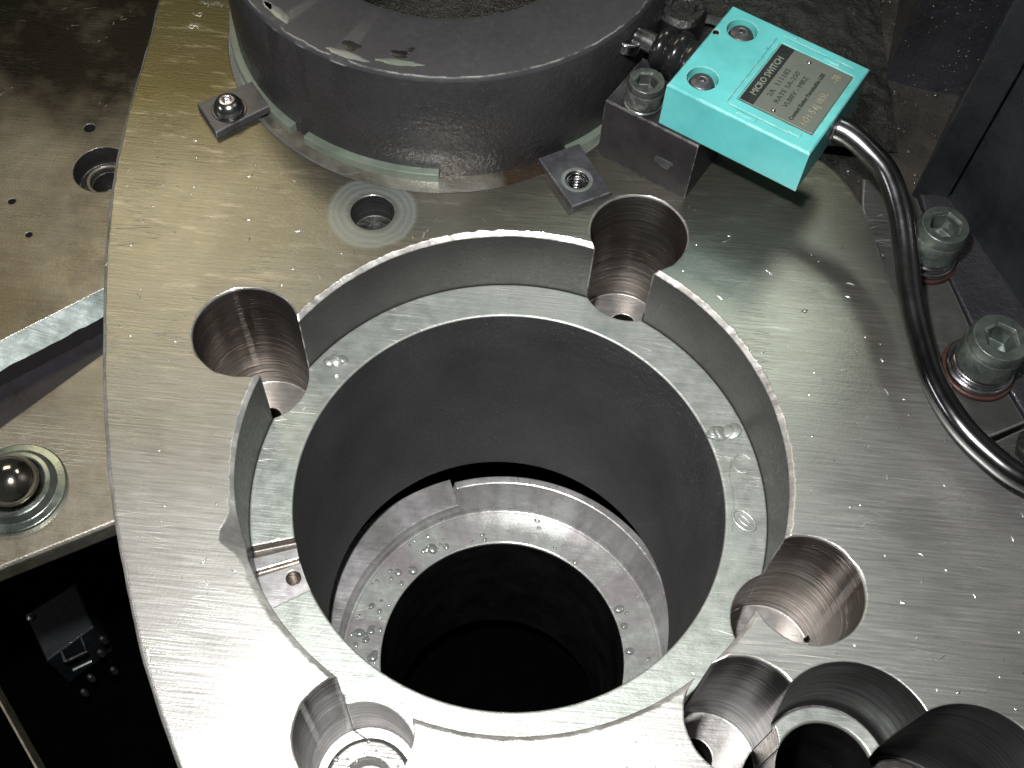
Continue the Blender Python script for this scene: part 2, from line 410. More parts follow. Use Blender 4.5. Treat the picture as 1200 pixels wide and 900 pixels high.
plate = thing('machined_plate', 'large scratched steel plate with counterbored bore and drilled pockets, filling most of the photo', 'steel plate', (0, 0, -PF - .12))
b = MB()
ins = offset(outline, -.014)
b.rings([[(x, y, -.97) for x, y in outline], [(x, y, -.016 + .004 * nz(x * 14, y * 14, 2)) for x, y in outline],
         [(x + .006 * nz(x * 22, y * 22, 5), y, 0) for x, y in ins]], True, True, True, [0, 5])
b.m[-1] = 0; b.m[-2] = 0
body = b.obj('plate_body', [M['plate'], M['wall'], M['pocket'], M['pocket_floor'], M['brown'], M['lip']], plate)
# recess cutter with a ragged chipped lip
def chip(t):
    a = math.degrees(t) % 360
    v = .018 + .012 * abs(nz(t * 40, 1.7)) + .02 * max(0, nz(t * 22, 9.1) - .18)
    if 95 < a < 160: v += .012 * max(0, nz(t * 30, 4.2) + .1)
    v += .062 * math.exp(-((a - 203.5) / 3.2) ** 2)          # the big chip on the left edge
    v += .012 * math.exp(-((a - 215) / 12) ** 2) * (1 + nz(t * 90, 3))
    return v
def chipd(t): return -.018 - .010 * abs(nz(t * 33, 7)) - .12 * math.exp(-((math.degrees(t) % 360 - 203.5) / 3.4) ** 2)
SEG = 420; rings = []
for k in range(4):
    ring = []
    for j in range(SEG):
        t = 2 * PI * j / SEG
        r = (RC, RC, RC + chip(t), RC + chip(t) * 1.3)[k]; z = (-1.2, chipd(t), 0.0004, .05)[k]
        ring.append((r * math.cos(t), r * math.sin(t), z))
    rings.append(ring)
cb = MB(); cb.rings(rings, True, True, True, [0, 1, 1])
cutters = [cb.mesh('cut', [M['wall'], M['lip']], 0)]
for c, r in POCK:
    wallm = M['pocket_grey'] if c[1] < -1 else M['pocket']
    q = MB(); rim = (lambda t, c=c, r=r: r + .004 + .008 * max(-.4, nz(math.cos(t) * 4 + c[0] * 7, math.sin(t) * 4, 2)))
    q.lathe([(r, -PF), (r, -.012), (rim, .0005), (lambda t: rim(t) + .02, .07)], c, 108, cap0=True, cap1=True, mi=[0, 2, 2])
    me = q.mesh('cut', [wallm, M['pocket_floor'], M['lip']], 0)
    for p in me.polygons:
        if p.normal.z < -.9: p.material_index = 1
    cutters.append(me)
for c, r in (((-1.279, .515), .055), ((.53, 1.30), .07), ((1.469, -.411), .012), ((.93, -1.01), .085)):
    cutters.append(cyl(c, r, -1.1, -PF + .05, M['pocket'], 40))
cutters += [cyl((1.403, -1.108), .330, -.46, .04, M['pocket_dark'], 120, M['wall'], .056), cyl((1.40, -1.12), .262, -1.2, -.4, M['wall'], 72),
            cyl((1.85, -1.225), .318, -.9, .061, M['pocket_dark'], 96, M['pocket_dark']),
            cyl((.183, 1.534), .050, -.14, .05, M['pocket_dark'], 40), cyl((-.80, 1.244), .107, -.16, .06, M['pocket_dark'], 64, M['wet']),
            cyl((-.609, 2.548), 1.16, -.045, .012, M['flange'], 240, M['groove'], .045)]
cut(body, cutters)
# sleeve: ring floor of the recess and the dark bore wall
sb = MB()
sb.lathe([(1.0, -H2), (1.0, -H1 - .006), (1.006, -H1), (RC - .006, -H1), (RC - .0012, -H1 - .005), (RC - .0012, -1.3), (1.12, -H2), (1.0, -H2)], (0, 0), 220, mi=[1, 0, 0, 0, 1, 1, 1])
sleeve = sb.obj('bore_sleeve', [M['ring'], M['cast'], M['pocket'], M['pocket_floor'], M['chamfer']], plate)
def wedge(a0, a1, r0, r1, z0, z1, mat, n=6):
    q = MB(); A = [math.radians(a0 + (a1 - a0) * i / n) for i in range(n + 1)]
    poly = [(r1 * math.cos(a), r1 * math.sin(a)) for a in A] + [(r0 * math.cos(a), r0 * math.sin(a)) for a in A[::-1]]
    q.prism(poly, z0, z1); return q.mesh('cut', mat, 0)
cut(sleeve, [cyl(c, r - .001, -PF - .002, .06, M['pocket_grey'] if c[1] < -1 else M['pocket'], 96, M['pocket_floor']) for c, r in POCK] +
    [wedge(198.2, 200.6, .9, 1.3, -H1 - .06, 0, M['pocket']), wedge(200.4, 213.2, .9, 1.3, -H1 - .022, 0.01, M['flange']),
     wedge(203.6, 205.0, .9, 1.3, -H1 - .05, 0.02, M['pocket']),
     cyl((-.925, -.495), .034, -.6, 0.03, M['pocket'], 28)])
# marks on the ring floor
def curve_mark(name, pts, r, closed=False, z=-H1, m='ring'):
    q = MB(); P = [(x, y, z + .001) for x, y in pts]
    if closed: P.append(P[0])
    q.tube(P, r, 6, True); o = q.obj(name, M[m], plate); return o
def oval(cx, cy, a, bb, rot, n=20, a0=0, a1=360):
    out = []
    for i in range(n):
        t = math.radians(a0 + (a1 - a0) * i / n)
        x, y = a * math.cos(t), bb * math.sin(t)
        out.append((cx + x * math.cos(rot) - y * math.sin(rot), cy + x * math.sin(rot) + y * math.cos(rot)))
    return out
curve_mark('cast_mark', oval(1.085, -.02, .062, .038, -.75), .007, True)
curve_mark('cast_mark', oval(1.085, -.02, .036, .013, -.75), .004, True)
curve_mark('cast_mark', oval(1.085, .275, .045, .05, .2, 16, 20, 330), .004)
curve_mark('cast_mark', [(1.005, .31), (1.03, .29), (1.018, .20), (1.035, .13), (1.04, .02), (1.03, -.08)], .0035)
for cx, cy, n in ((1.0, .445, 5), (-.905, .64, 4), (-.89, .55, 1)):
    for i in range(n):
        ang = random.uniform(0, 6.28)
        q = MB(); s_ = (.042 if n == 5 else .030) if n > 1 else .016
        q.lathe([(s_ * random.uniform(.8, 1.3), -.004), (s_ * .9, .006), (s_ * .5, .012), (.001, .009)], (0, 0), 12, cap1=True,
                axis=(math.cos(ang) * .5, math.sin(ang) * .5, 1), loc=(cx + .022 * (i - n / 2), cy + .010 * (i - n / 2) + random.uniform(-.01, .01), -H1))
        q.obj('dried_nub', M['ring'], plate)
# digits stamped near the top left of the plate
def text_obj(name, body_, size, origin, xdir, ydir, mat, parent, extr=.0012, align='LEFT', sx=1., bold=0.):
    cu = bpy.data.curves.new(name, 'FONT'); cu.body = body_; cu.size = size; cu.extrude = extr; cu.align_x = align; cu.offset = bold
    cu.resolution_u = 2
    t = bpy.data.objects.new(name, cu); COL.objects.link(t); bpy.context.view_layer.update()
    me = bpy.data.meshes.new_from_object(t.evaluated_get(bpy.context.evaluated_depsgraph_get()))
    bpy.data.objects.remove(t)
    X, Y = Vector(xdir).normalized(), Vector(ydir).normalized(); Z = X.cross(Y)
    for v in me.vertices:
        v.co = Vector(origin) + X * v.co.x * sx + Y * v.co.y + Z * v.co.z
    me.materials.clear(); me.materials.append(M[mat])
    return link(name, me, parent)
for ch, x, y, r in (('9', -1.945, 2.375, 1.5), ('6', -1.945, 2.475, 1.6), ('3', -1.93, 2.555, 1.3), ('2', -1.86, 2.56, 1.2)):
    text_obj('stamped_digit', ch, .085, (x + .03, y, .0008), (math.cos(r), math.sin(r), 0), (-math.sin(r), math.cos(r), 0), 'chip' if r > 1.45 else 'burnish', plate, .0012)
# bushing in the large hole at the lower right
bush = thing('drill_bushing', 'round steel bushing with a dark bore, sunk in the largest hole at the lower right', 'bushing', (1.40, -1.12, -.45))
b = MB(); b.lathe([(.205, -.90), (.205, -.430), (.213, -.420), (.266, -.420), (.271, -.426), (.271, -.45), (.260, -.46), (.260, -.90), (.205, -.90)], (1.40, -1.12), 110)
bo = b.obj('bushing_body', [M['ring'], M['pocket']], bush); cut(bo, [cyl(POCK[4][0], POCK[4][1] + .001, -1, .1, M['pocket'], 96), cyl((1.85, -1.225), .319, -1, .1, M['pocket_dark'], 96)])
b = MB(); b.lathe([(.204, -.44), (.203, -1.15), (.2, -2.6)], (1.40, -1.12), 72, cap1=True); b.obj('bore_lining', M['black'], bush)
# plug in the right-hand pocket
pl = thing('pocket_plug', 'grey round plug seated in the dark pocket at the lower right corner', 'plug', (1.80, -1.16, -.9))
b = MB(); b.lathe([(.19, -.89), (.19, -.70), (.178, -.688), (.150, -.688), (.14, -.70), (.001, -.705)], (1.79, -1.16), 72, cap1=True)
b.obj('plug_body', M['wall'], pl)

# ================================================================== flange seen through the bore
FC = (.045, -.12)
fl = thing('bore_flange', 'wet grey steel flange ring deep inside the large bore, round a black hole', 'flange', (FC[0], FC[1], -2.6))
b = MB()
b.lathe([(.751, -2.62), (.751, -2.508), (.757, -2.50), (.965, -2.50), (.972, -2.512), (.985, -2.512), (.99, -2.50)], FC, 200)
b.obj('flange_face', [M['flange_wet']], fl)
NA = math.radians(112)
b = MB(); b.lathe([(.985, -2.53), (.985, -2.44), (.998, -2.43), (1.0, -2.42), (1.012, -2.40), (1.205, -2.40), (1.21, -2.7)], FC, 120, NA, NA + math.radians(110))
b.obj('lower_lip', M['flange'], fl)
b = MB()
b.lathe([(.985, -2.53), (.99, -2.49), (1.028, -2.25), (1.034, -2.205), (1.042, -2.20), (1.083, -2.20), (1.09, -2.21), (1.09, -2.7)], FC, 200, NA - math.radians(250), NA)
for a in (NA,):
    u = (math.cos(a), math.sin(a)); P = [(.985, -2.53), (.99, -2.49), (1.028, -2.25), (1.042, -2.20), (1.083, -2.20), (1.14, -2.42), (1.14, -2.7)]
    k = len(b.v); b.v += [(FC[0] + u[0] * r, FC[1] + u[1] * r, z) for r, z in P]; b.face(tuple(range(k, k + len(P))))
b.obj('upper_lip', M['flange'], fl)
b = MB(); b.lathe([(.7505, -2.515), (.75, -3.0), (.75, -4.0)], FC, 150); b.obj('flange_bore', M['black'], fl)
b = MB(); b.lathe([(.757, -2.4985), (.751, -2.497), (.7485, -2.503), (.7485, -2.515)], FC, 150); b.obj('bore_edge', M['chamfer'], fl)
def drop(b, x, y, z, r, h, sq=1., rot=0, seg=12):
    rr = []
    for f, g in ((1, 0), (.93, .35), (.7, .75), (.36, .96), (.02, 1)):
        rr.append([(x + r * f * (math.cos(t) * math.cos(rot) * sq - math.sin(t) * math.sin(rot)), y + r * f * (math.cos(t) * math.sin(rot) * sq + math.sin(t) * math.cos(rot)), z + h * g) for t in [2 * PI * k / seg for k in range(seg)]])
    b.rings(rr, True, False, True)
b = MB()
for i in range(95):
    a = math.radians(random.choice([random.uniform(120, 235), random.uniform(120, 235), random.uniform(-40, 110)])); r = random.uniform(.775, .95)
    rad = random.choice([.006, .008, .010, .013, .018, .024]) * random.uniform(.7, 1.2)
    if math.degrees(a) < 110: rad *= .6
    drop(b, FC[0] + r * math.cos(a), FC[1] + r * math.sin(a), -2.5, rad, rad * .42, random.uniform(.8, 1.6), random.uniform(0, 3))
for a, r, rad in ((141, .80, .030), (146, .86, .024), (186, .80, .028), (176, .90, .030), (-32, .93, .02), (28, .80, .030), (20, .79, .022), (8, .79, .026), (128, .84, .034), (122, .81, .02)):
    a = math.radians(a); drop(b, FC[0] + r * math.cos(a), FC[1] + r * math.sin(a), -2.5, rad, rad * .5, 1.2, a, 16)
tag(b.obj('oil_droplets', M['drop'], None, 60), 'oil droplets scattered over the wet flange deep in the bore', 'oil drops', kind='stuff')

# ================================================================== dark painted hub
HC = (-.590, 2.711); HR = 1.166; HH = .62
hub = thing('black_hub', 'thick dark painted ring standing on the plate, chipped along its top edge', 'hub ring', (HC[0], HC[1], 0))
b = MB()
def er(t): return HR - .012 - .010 * max(0, nz(t * 26, .3)) - .035 * max(0, nz(t * 9, 5.3) - .22)
b.lathe([(HR - .004, -.06), (HR - .004, .014), (HR, .03), (HR + .002, .2), (HR, HH - .02), (er, HH), (.79, HH), (.757, HH - .012), (.747, HH - .04), (.744, -.06)], HC, 260, mi=[0, 0, 0, 0, 1, 1, 1, 0, 0])
hb = b.obj('hub_body', [M['hub'], M['hub_top']], hub, 40)
b = MB(); b.lathe([(.7435, HH - .06), (.742, -.5)], HC, 140); b.obj('hub_bore', M['black'], hub)
b = MB()    # sludge inside the hub's bore, seen as the dark bottom with specks
b.lathe([(.741, -.02), (.5, -.03), (.001, -.04)], HC, 90, cap1=True); b.obj('hub_bore_floor', M['wet'], hub)
def patch(name, cx, cy, z, rx, ry, rot, m, parent, seed, th=.0025, n=26):
    q = MB(); ring = []
    for k in range(n):
        t = 2 * PI * k / n; f = 1 + .45 * nz(math.cos(t) * 1.6 + seed, math.sin(t) * 1.6, seed) + .25 * nz(math.cos(t) * 5, math.sin(t) * 5, seed)
        x, y = rx * f * math.cos(t), ry * f * math.sin(t)
        ring.append((cx + x * math.cos(rot) - y * math.sin(rot), cy + x * math.sin(rot) + y * math.cos(rot)))
    q.rings([[(x, y, z) for x, y in ring], [(cx + (x - cx) * .9, cy + (y - cy) * .9, z + th) for x, y in ring]], True, False, True)
    return q.obj(name, M[m], parent)
for (px, py, rx, ry, rot, m, sd) in ((-1.305, 1.795 + .09, .095, .022, -.75, 'burnish', 1.), (-1.36, 1.93, .045, .016, -.9, 'burnish', 7.), (-.95, 1.635, .11, .02, -.3, 'burnish', 2.), (-.93, 1.71, .05, .03, -.3, 'black', 3.),
                                   (-.70, 1.685, .055, .02, -.1, 'black', 4.), (-.66, 1.715, .03, .014, .4, 'black', 8.), (-.70, 1.63, .11, .016, -.05, 'tape', 5.)):
    d = math.hypot(px - HC[0], py - HC[1])
    if d + ry > HR - .02:
        k = (HR - .03 - ry) / d; px, py = HC[0] + (px - HC[0]) * k, HC[1] + (py - HC[1]) * k
    patch('paint_chip', px, py, HH + .0006, rx, ry, rot, m, hub, sd, .0012)
# gasket strips round the foot of the hub
for a0, a1 in ((165, 234), (238.5, 274), (307, 322)):
    b = MB(); A0, A1 = math.radians(a0), math.radians(a1)
    b.lathe([(HR - .01, -.07), (HR - .01, .008), (HR + .034, .005), (HR + .038, -.002), (HR + .038, -.07), (HR - .01, -.07)], HC, 80, A0, A1)
    for A in (A0, A1):
        k = len(b.v); b.v += [(HC[0] + r * math.cos(A), HC[1] + r * math.sin(A), z) for r, z in ((HR - .01, -.07), (HR - .01, .008), (HR + .034, .005), (HR + .038, -.002), (HR + .038, -.07))]
        b.face(tuple(range(k, k + 5)))
    b.obj('gasket_strip', M['tape'], hub)

# ================================================================== screws
def hexr(a, t0=0):
    def f(t):
        q = ((t - t0) % (PI / 3)) - PI / 6
        return a / math.cos(q) 
    return f
def cap_screw(parent, c, z0, r, h, hexa, m, washers=(), knurl=True, wet=0, rot=0):
    b = MB(); kn = (lambda rr: (lambda t: rr * (1 + (.018 if int(round(t / (2 * PI) * 192)) % 2 else 0)))) if knurl else (lambda rr: rr)
    ins = hexr(hexa, rot)
    b.lathe([(r * .93, z0), (kn(r), z0 + h * .10), (kn(r), z0 + h * .70), (r * .985, z0 + h * .72), (r * .985, z0 + h * .86), (r * .90, z0 + h), (lambda t: ins(t) * 1.16, z0 + h * 1.0), (ins, z0 + h * .93), (ins, z0 + h * .45), (lambda t: ins(t) * .2, z0 + h * .38)], c, 192, cap1=True)
    b.obj('screw_head', M[m], parent, 25)
    z = z0
    for wr, wh, wm in washers:
        q = MB(); q.lathe([(r * .5, z - wh), (wr - .006, z - wh), (wr, z - wh + .006), (wr, z - .006), (wr - .006, z), (r * .5, z)], c, 72)
        q.obj('washer', M[wm], parent); z -= wh + .0005
# bolts of the guard at right
s1 = thing('socket_cap_screw', 'oily socket cap screw partly behind the curved steel hose, at the right edge', 'screw', (1.93, 1.27, -.05), 'socket screws with copper washers')
cap_screw(s1, (1.925, 1.30), .035, .122, .20, .062, 'screw_green', ((.125, .03, 'chrome'), (.138, .028, 'chrome'), (.150, .024, 'rust')), rot=.2)
s2 = thing('socket_cap_screw', 'oily socket cap screw on stacked washers clear of the hose, nearest the right edge', 'screw', (2.1, .68, -.05), 'socket screws with copper washers')
cap_screw(s2, (2.105, .682), .035, .136, .20, .062, 'screw_green', ((.140, .03, 'chrome'), (.158, .028, 'chrome'), (.170, .024, 'rust')), rot=.6)
# screw lying in the lower left pocket
s3 = thing('recessed_screw', 'bright wet screw head sunk in the pocket at the bottom edge left of centre', 'screw', (-.507, -1.25, -PF))
b = MB(); b.lathe([(.19, -PF), (.19, -.69), (.17, -.665), (.11, -.66), (.095, -.675), (.09, -.76), (.03, -.78)], (-.49, -1.285), 72, cap1=True); b.obj('screw_head', M['pocket_floor'], s3)
b = MB()
for i in range(34):
    a, r = random.uniform(0, 6.28), random.uniform(.1, .17); drop(b, -.49 + r * math.cos(a), -1.285 + r * math.sin(a), -.668, random.uniform(.006, .014), .008)
o = b.obj('oil_film_drops', M['drop'], s3, 60); o['kind'] = 'stuff'
# bright threaded end in the pocket beside the bushing
s4 = thing('threaded_stud', 'bright stud end in the hole of the pocket left of the bushing at the bottom', 'stud', (.93, -1.02, -1.1))
b = MB(); b.lathe([(.055, -1.09), (.055, -.90), (.045, -.885), (.02, -.88)], (.925, -1.03), 40, cap1=True); b.obj('stud_body', M['chrome'], s4)

# ================================================================== clips
def rect(c, lu, lv, rot):
    ux, uy = math.cos(rot), math.sin(rot)
    return [(c[0] + ux * a * lu / 2 - uy * b_ * lv / 2, c[1] + uy * a * lu / 2 + ux * b_ * lv / 2) for a, b_ in ((-1, -1), (1, -1), (1, 1), (-1, 1))]
c1 = thing('clip_plate', 'small grey clip plate under a button screw, left of the black hub ring', 'clip', (-1.59, 1.83, 0), 'clip plates holding the hub')
b = MB(); poly = [(-1.782, 1.806), (-1.645, 1.622), (-1.415, 1.835), (-1.54, 1.995)]; b.prism(poly, .002, .045, .004); b.obj('clip_body', M['clip'], c1)
b = MB(); poly2 = [(-1.48, 1.86), (-1.445, 1.815), (-1.415, 1.84), (-1.45, 1.885)]
s5 = thing('button_head_screw', 'shiny round button head screw on the clip plate left of the hub ring', 'screw', (-1.615, 1.795, .045))
b = MB(); cx = (-1.612, 1.786); ih = hexr(.024, .3)
b.lathe([(.075, .047), (.078, .052), (.074, .075), (.060, .100), (.046, .112), (.038, .115), (ih, .115), (ih, .08), (.004, .078)], cx, 96, cap1=True); b.obj('screw_head', M['chrome'], s5, 28)
b = MB(); b.lathe([(.04, .0455), (.088, .0455), (.09, .048), (.088, .0505), (.04, .0505)], cx, 64); b.obj('washer', M['rubber'], s5)
c2 = thing('clip_plate', 'small dark clip plate with an empty threaded hole, between hub ring and mounting block', 'clip', (.17, 1.56, 0), 'clip plates holding the hub')
b = MB(); b.prism([(-.018, 1.652), (.171, 1.36), (.36, 1.475), (.181, 1.777)], .002, .042, .004)
cb2 = b.obj('clip_body', [M['clip'], M['pocket']], c2); cut(cb2, [cyl((.183, 1.534), .058, -.1, .1, M['pocket'], 48)])
b = MB(); pts = []
for i in range(200):
    t = i / 200; a = t * 2 * PI * 7; pts.append((.183 + .049 * math.cos(a), 1.534 + .049 * math.sin(a), .038 - t * .15))
b.tube(pts, .0045, 6); b.obj('thread', M['chrome'], c2)
b = MB(); b.lathe([(.062, .0425), (.064, .0435), (.074, .0435), (.080, .0425)], (.183, 1.534), 64); b.obj('burnished_mark', M['burnish'], c2)

# ================================================================== mounting block, its screw, and the teal limit switch
U = Vector((.8767, -.4810, 0)); V = Vector((-.4810, -.8767, 0)); Zv = Vector((0, 0, 1))
BZ = .378
blk = thing('mounting_block', 'dark steel mounting block on the plate carrying the teal limit switch', 'block', (.5, 1.75, 0))
b = MB(); O = Vector((.279, 1.757, 0)); p0 = O; p1 = O + U * .512; p2 = p1 - V * .36; p3 = p0 - V * .36
b.prism([(p.x, p.y) for p in (p0, p1, p2, p3)], .002, BZ, .006); b.obj('block_body', M['dark_steel'], blk)
q = patch('bright_scuff', 0, 0, 0, .055, .028, 0, 'clip', blk, 3.3, .0015)
for v in q.data.vertices:
    x, y, z = v.co; P = O + U * (.36 + x) + Zv * (.17 + y) + V * (z + .0006); v.co = P
s6 = thing('socket_cap_screw', 'dark knurled socket cap screw on the mounting block, left of the teal switch', 'screw', (.46, 1.775, BZ))
cap_screw(s6, (.460, 1.768), BZ + .014, .092, .125, .045, 'screw_black', ((.098, .012, 'cup'),), rot=.1)

sw = thing('limit_switch', 'teal painted box-shaped limit switch with silver nameplate and two screws', 'limit switch', (1.0, 1.74, BZ + .006))
ZT = .635; A = Vector((.849, 2.202, 0)) ; LU, LV = .727, .648
def L(u, v, z=ZT): p = A + U * u + V * v; return Vector((p.x, p.y, z))
def lrect(u0, u1, v0, v1, z0, z1, m, name, parent, bev=.002, smooth=30):
    q = MB(); P = [L(u0, v0), L(u1, v0), L(u1, v1), L(u0, v1)]
    q.prism([(p.x, p.y) for p in P], z0, z1, bev); return q.obj(name, M[m], parent, smooth)
body2 = lrect(0, LU, 0, LV, BZ + .006, ZT, 'teal', 'switch_body', sw, .008)
body2.data.materials.append(M['teal2']); body2.data.materials.append(M['black'])
def lbox_cut(u0, u1, v0, v1, z0, m):
    q = MB(); P = [L(u0, v0), L(u1, v0), L(u1, v1), L(u0, v1)]; q.prism([(p.x, p.y) for p in P], z0, ZT + .05); return q.mesh('cut', M[m], 0)
SC = [(.117, .128), (.117, .520)]
cut(body2, [cyl(L(*s)[:2], .074, ZT - .055, ZT + .05, M['teal2'], 56) for s in SC] +
    [cyl(L(.022, .216)[:2], .016, ZT - .04, ZT + .05, M['black'], 24), lbox_cut(.305, .690, .092, .540, ZT - .008, 'teal2'),
     lbox_cut(.276, .281, .07, .58, ZT - .006, 'teal2'), lbox_cut(.285, .60, .588, .593, ZT - .005, 'teal2'), lbox_cut(.30, .66, .046, .050, ZT - .005, 'teal2')])
for s in SC:
    q = MB(); c = L(*s); q.lathe([(.062, ZT - .054), (.062, ZT - .035), (.052, ZT - .016), (.030, ZT - .004), (.022, ZT - .003), (hexr(.016), ZT - .004), (hexr(.016), ZT - .03)], c[:2], 48, cap1=True)
    q.obj('countersunk_screw', M['clip'], sw, 28)
q = MB(); c = L(.022, .216); q.lathe([(.012, ZT - .03), (.012, ZT - .012), (.004, ZT - .010)], c[:2], 20, cap1=True); q.obj('set_screw', M['chrome'], sw)
for u0, u1, v0, v1 in ((.34, .44, .600, .622), (.585, .645, .560, .590), (.315, .36, .018, .034), (.52, .60, .050, .078), (.262, .272, .16, .185)):
    lrect(u0, u1, v0, v1, ZT - .001, ZT + .005, 'teal', 'raised_boss', sw, .002)
npl = lrect(.312, .684, .098, .534, ZT - .0075, ZT + .001, 'label', 'nameplate', sw, .001)
def sub(o, parent):      # re-parent a world-built piece under a part
    o.parent = parent; o.location = (0, 0, 0); return o
sub(lrect(.316, .382, .101, .531, ZT + .0012, ZT + .0024, 'label_black', 'name_band', sw, .0004), npl)
for s in ((.475, .135), (.475, .508)):
    q = MB(); c = L(*s); drop(q, c.x, c.y, ZT + .001, .011, .008); sub(q.obj('rivet', M['chrome'], sw, 60), npl)
def ltext(body_, u, v, size, m='ink', z=ZT + .0022, sx=1., bold=0.):
    c = L(u, v, z); sub(text_obj('lettering', body_, size, c, -V, -U, m, sw, .0005, 'LEFT', sx, bold), npl)
ltext('MICRO SWITCH', .366, .475, .045, 'pale_ink', ZT + .0032, .90, .0008)
ltext('2A', .428, .44, .036, 'ink', sx=1.2); ltext('111182', .428, .36, .036, 'ink', sx=1.2)
ltext('RATE 5A-250', .472, .46, .034, 'ink', sx=1.25)
ltext('VLBBV - MBZ', .517, .46, .034, 'ink', sx=1.2)
ltext('Contact Rating Permissible USE', .572, .515, .028, 'ink', sx=.98, bold=.001)
ltext('1471-5 6J 185L', .640, .515, .050, 'emboss', sx=.8, bold=.0005); ltext('-7B', .640, .185, .050, 'emboss', sx=.8, bold=.0005)
# plunger, bellows and roller on the left side of the switch
q = MB(); base = L(0, .32, .50); ax = -U
prof = [(.09, -.005), (.104, .0), (.108, .03), (.100, .045), (.096, .055), (.108, .068), (.120, .088), (.122, .105), (.112, .125), (.092, .140), (.088, .150), (.100, .162), (.108, .180), (.106, .198), (.092, .214), (.070, .224), (.056, .226)]
q.lathe(prof, seg=56, axis=ax, loc=base, cap1=True); q.obj('rubber_bellows', M['rubber'], sw, 60)
q = MB(); q.lathe([(.050, .222), (.050, .33), (.046, .335)], seg=32, axis=ax, loc=base, cap1=True, cap0=True); q.obj('plunger', M['chrome'], sw)
q = MB(); rc = base + ax * .355 + V * .045 - Zv * .02
q.lathe([(.018, -.03), (.062, -.03), (.068, -.024), (.068, .024), (.062, .03), (.018, .03)], seg=40, axis=(0.15, 0.1, 1), loc=rc); q.obj('roller', M['chrome'], sw)
q = MB(); q.lathe([(.06, -.004), (.06, .012), (.05, .016)], seg=40, axis=U, loc=L(LU, .30, .50), cap1=True, cap0=True); q.obj('cable_gland', M['dark_steel'], sw)

# ================================================================== steel hose
hz = [(1.33, 1.60, .50), (1.40, 1.565, .50), (1.49, 1.495, .48), (1.585, 1.385, .45), (1.648, 1.225, .39), (1.682, 1.04, .32), (1.702, .82, .27), (1.741, .625, .23), (1.793, .43, .20), (1.885, .245, .185), (2.005, .105, .18), (2.13, .012, .18), (2.32, -.05, .18), (2.6, -.08, .18)]
b = MB(); b.tube(spline(hz, 10), .055, 28)
tag(b.obj('steel_hose', M['hose'], None, 60), 'dark shiny curved hose running from the teal switch down to the right edge', 'hose')
cn = thing('hose_connector', 'black round connector beside the hose at the right edge', 'connector', (2.2, .14, .1))
b = MB(); b.lathe([(.05, -.1), (.085, -.09), (.10, -.05), (.10, .05), (.085, .09), (.03, .1)], seg=48, axis=(.7, -.3, .5), loc=(2.235, .150, .17), cap0=True, cap1=True); b.obj('connector_body', M['rubber'], cn)

# ================================================================== guard base, casting and housing at right
gb = thing('guard_base', 'oily grey base plate under the two large cap screws at the right', 'base plate', (2.1, .9, -.1))
b = MB(); b.prism([(1.64, 1.62), (1.655, 1.40), (1.745, 1.10), (1.86, .78), (2.02, .43), (2.115, .33), (2.30, .43), (2.12, .88), (2.02, 1.25), (1.93, 1.70), (1.8, 1.80), (1.66, 1.8)], -.3, -.052, .006); b.obj('inner_strip', M['grey_base'], gb)
b = MB(); b.prism([(2.305, .43), (2.14, .835), (2.055, 1.13), (1.99, 1.35), (1.94, 1.72), (2.2, 1.75), (2.6, 1.1), (3.0, .2)], -.3, -.034, .006); b.obj('outer_strip', M['wet_paint'], gb)
b = MB(); b.prism([(2.13, .315), (2.31, .42), (3.0, .19), (2.9, -.1), (2.4, 0.03)], -.3, -.075, .006); b.obj('lower_strip', M['grey_base'], gb)

def lump(name, mats, x0, x1, y0, y1, z, amp, sc, nx, ny, seed):
    b = MB(); rings = []
    for j in range(ny + 1):
        row = []
        for i in range(nx + 1):
            x = x0 + (x1 - x0) * i / nx; y = y0 + (y1 - y0) * j / ny
            h = amp * (nz(x * sc, y * sc, seed) + .5 * nz(x * sc * 2.3, y * sc * 2.3, seed) + .3 * nz(x * sc * 5, y * sc * 5, seed))
            row.append((x, y, z + h))
        rings.append(row)
    b.rings(rings, False); return b.obj(name, mats, None, 70)
cs = thing('machine_casting', 'wet lumpy black machine casting behind the teal switch', 'casting', (1.5, 2.6, -.2))
o = lump('casting_floor', M['wet_flat'], 1.28, 3.6, 1.62, 4.2, -.11, .018, 3.0, 70, 70, 1); sub(o, cs); o.location = -cs.location
o = lump('casting_ledge', M['wet'], .05, 1.86, 2.02, 4.6, -.07, .03, 3.2, 110, 120, 4); sub(o, cs); o.location = -cs.location
# bosses and a big washered screw peeking in at the top edge
b = MB(); b.lathe([(.13, -.1), (.13, .30), (.11, .33), (.07, .33), (.06, .32), (.02, .32)], (.66, 2.52), 56, cap1=True); b.obj('round_boss', M['wet'], cs)
b = MB(); b.lathe([(.12, .18), (.19, .18), (.196, .19), (.19, .20), (.12, .20)], (.80, 2.44), 64); b.obj('snap_ring', M['chrome'], cs)
b = MB(); b.tube(spline([(.33, 2.35, .2), (.42, 2.28, .32), (.50, 2.27, .2), (.56, 2.22, .1)], 6), .03, 10); b.obj('lever_arm', M['wet'], cs)
b = MB(); b.tube(spline([(.22, 1.98, .02), (.31, 2.10, .05), (.33, 2.24, .03), (.44, 2.30, .06)], 6), .035, 10); b.obj('brass_pipe', M['brown'], cs)

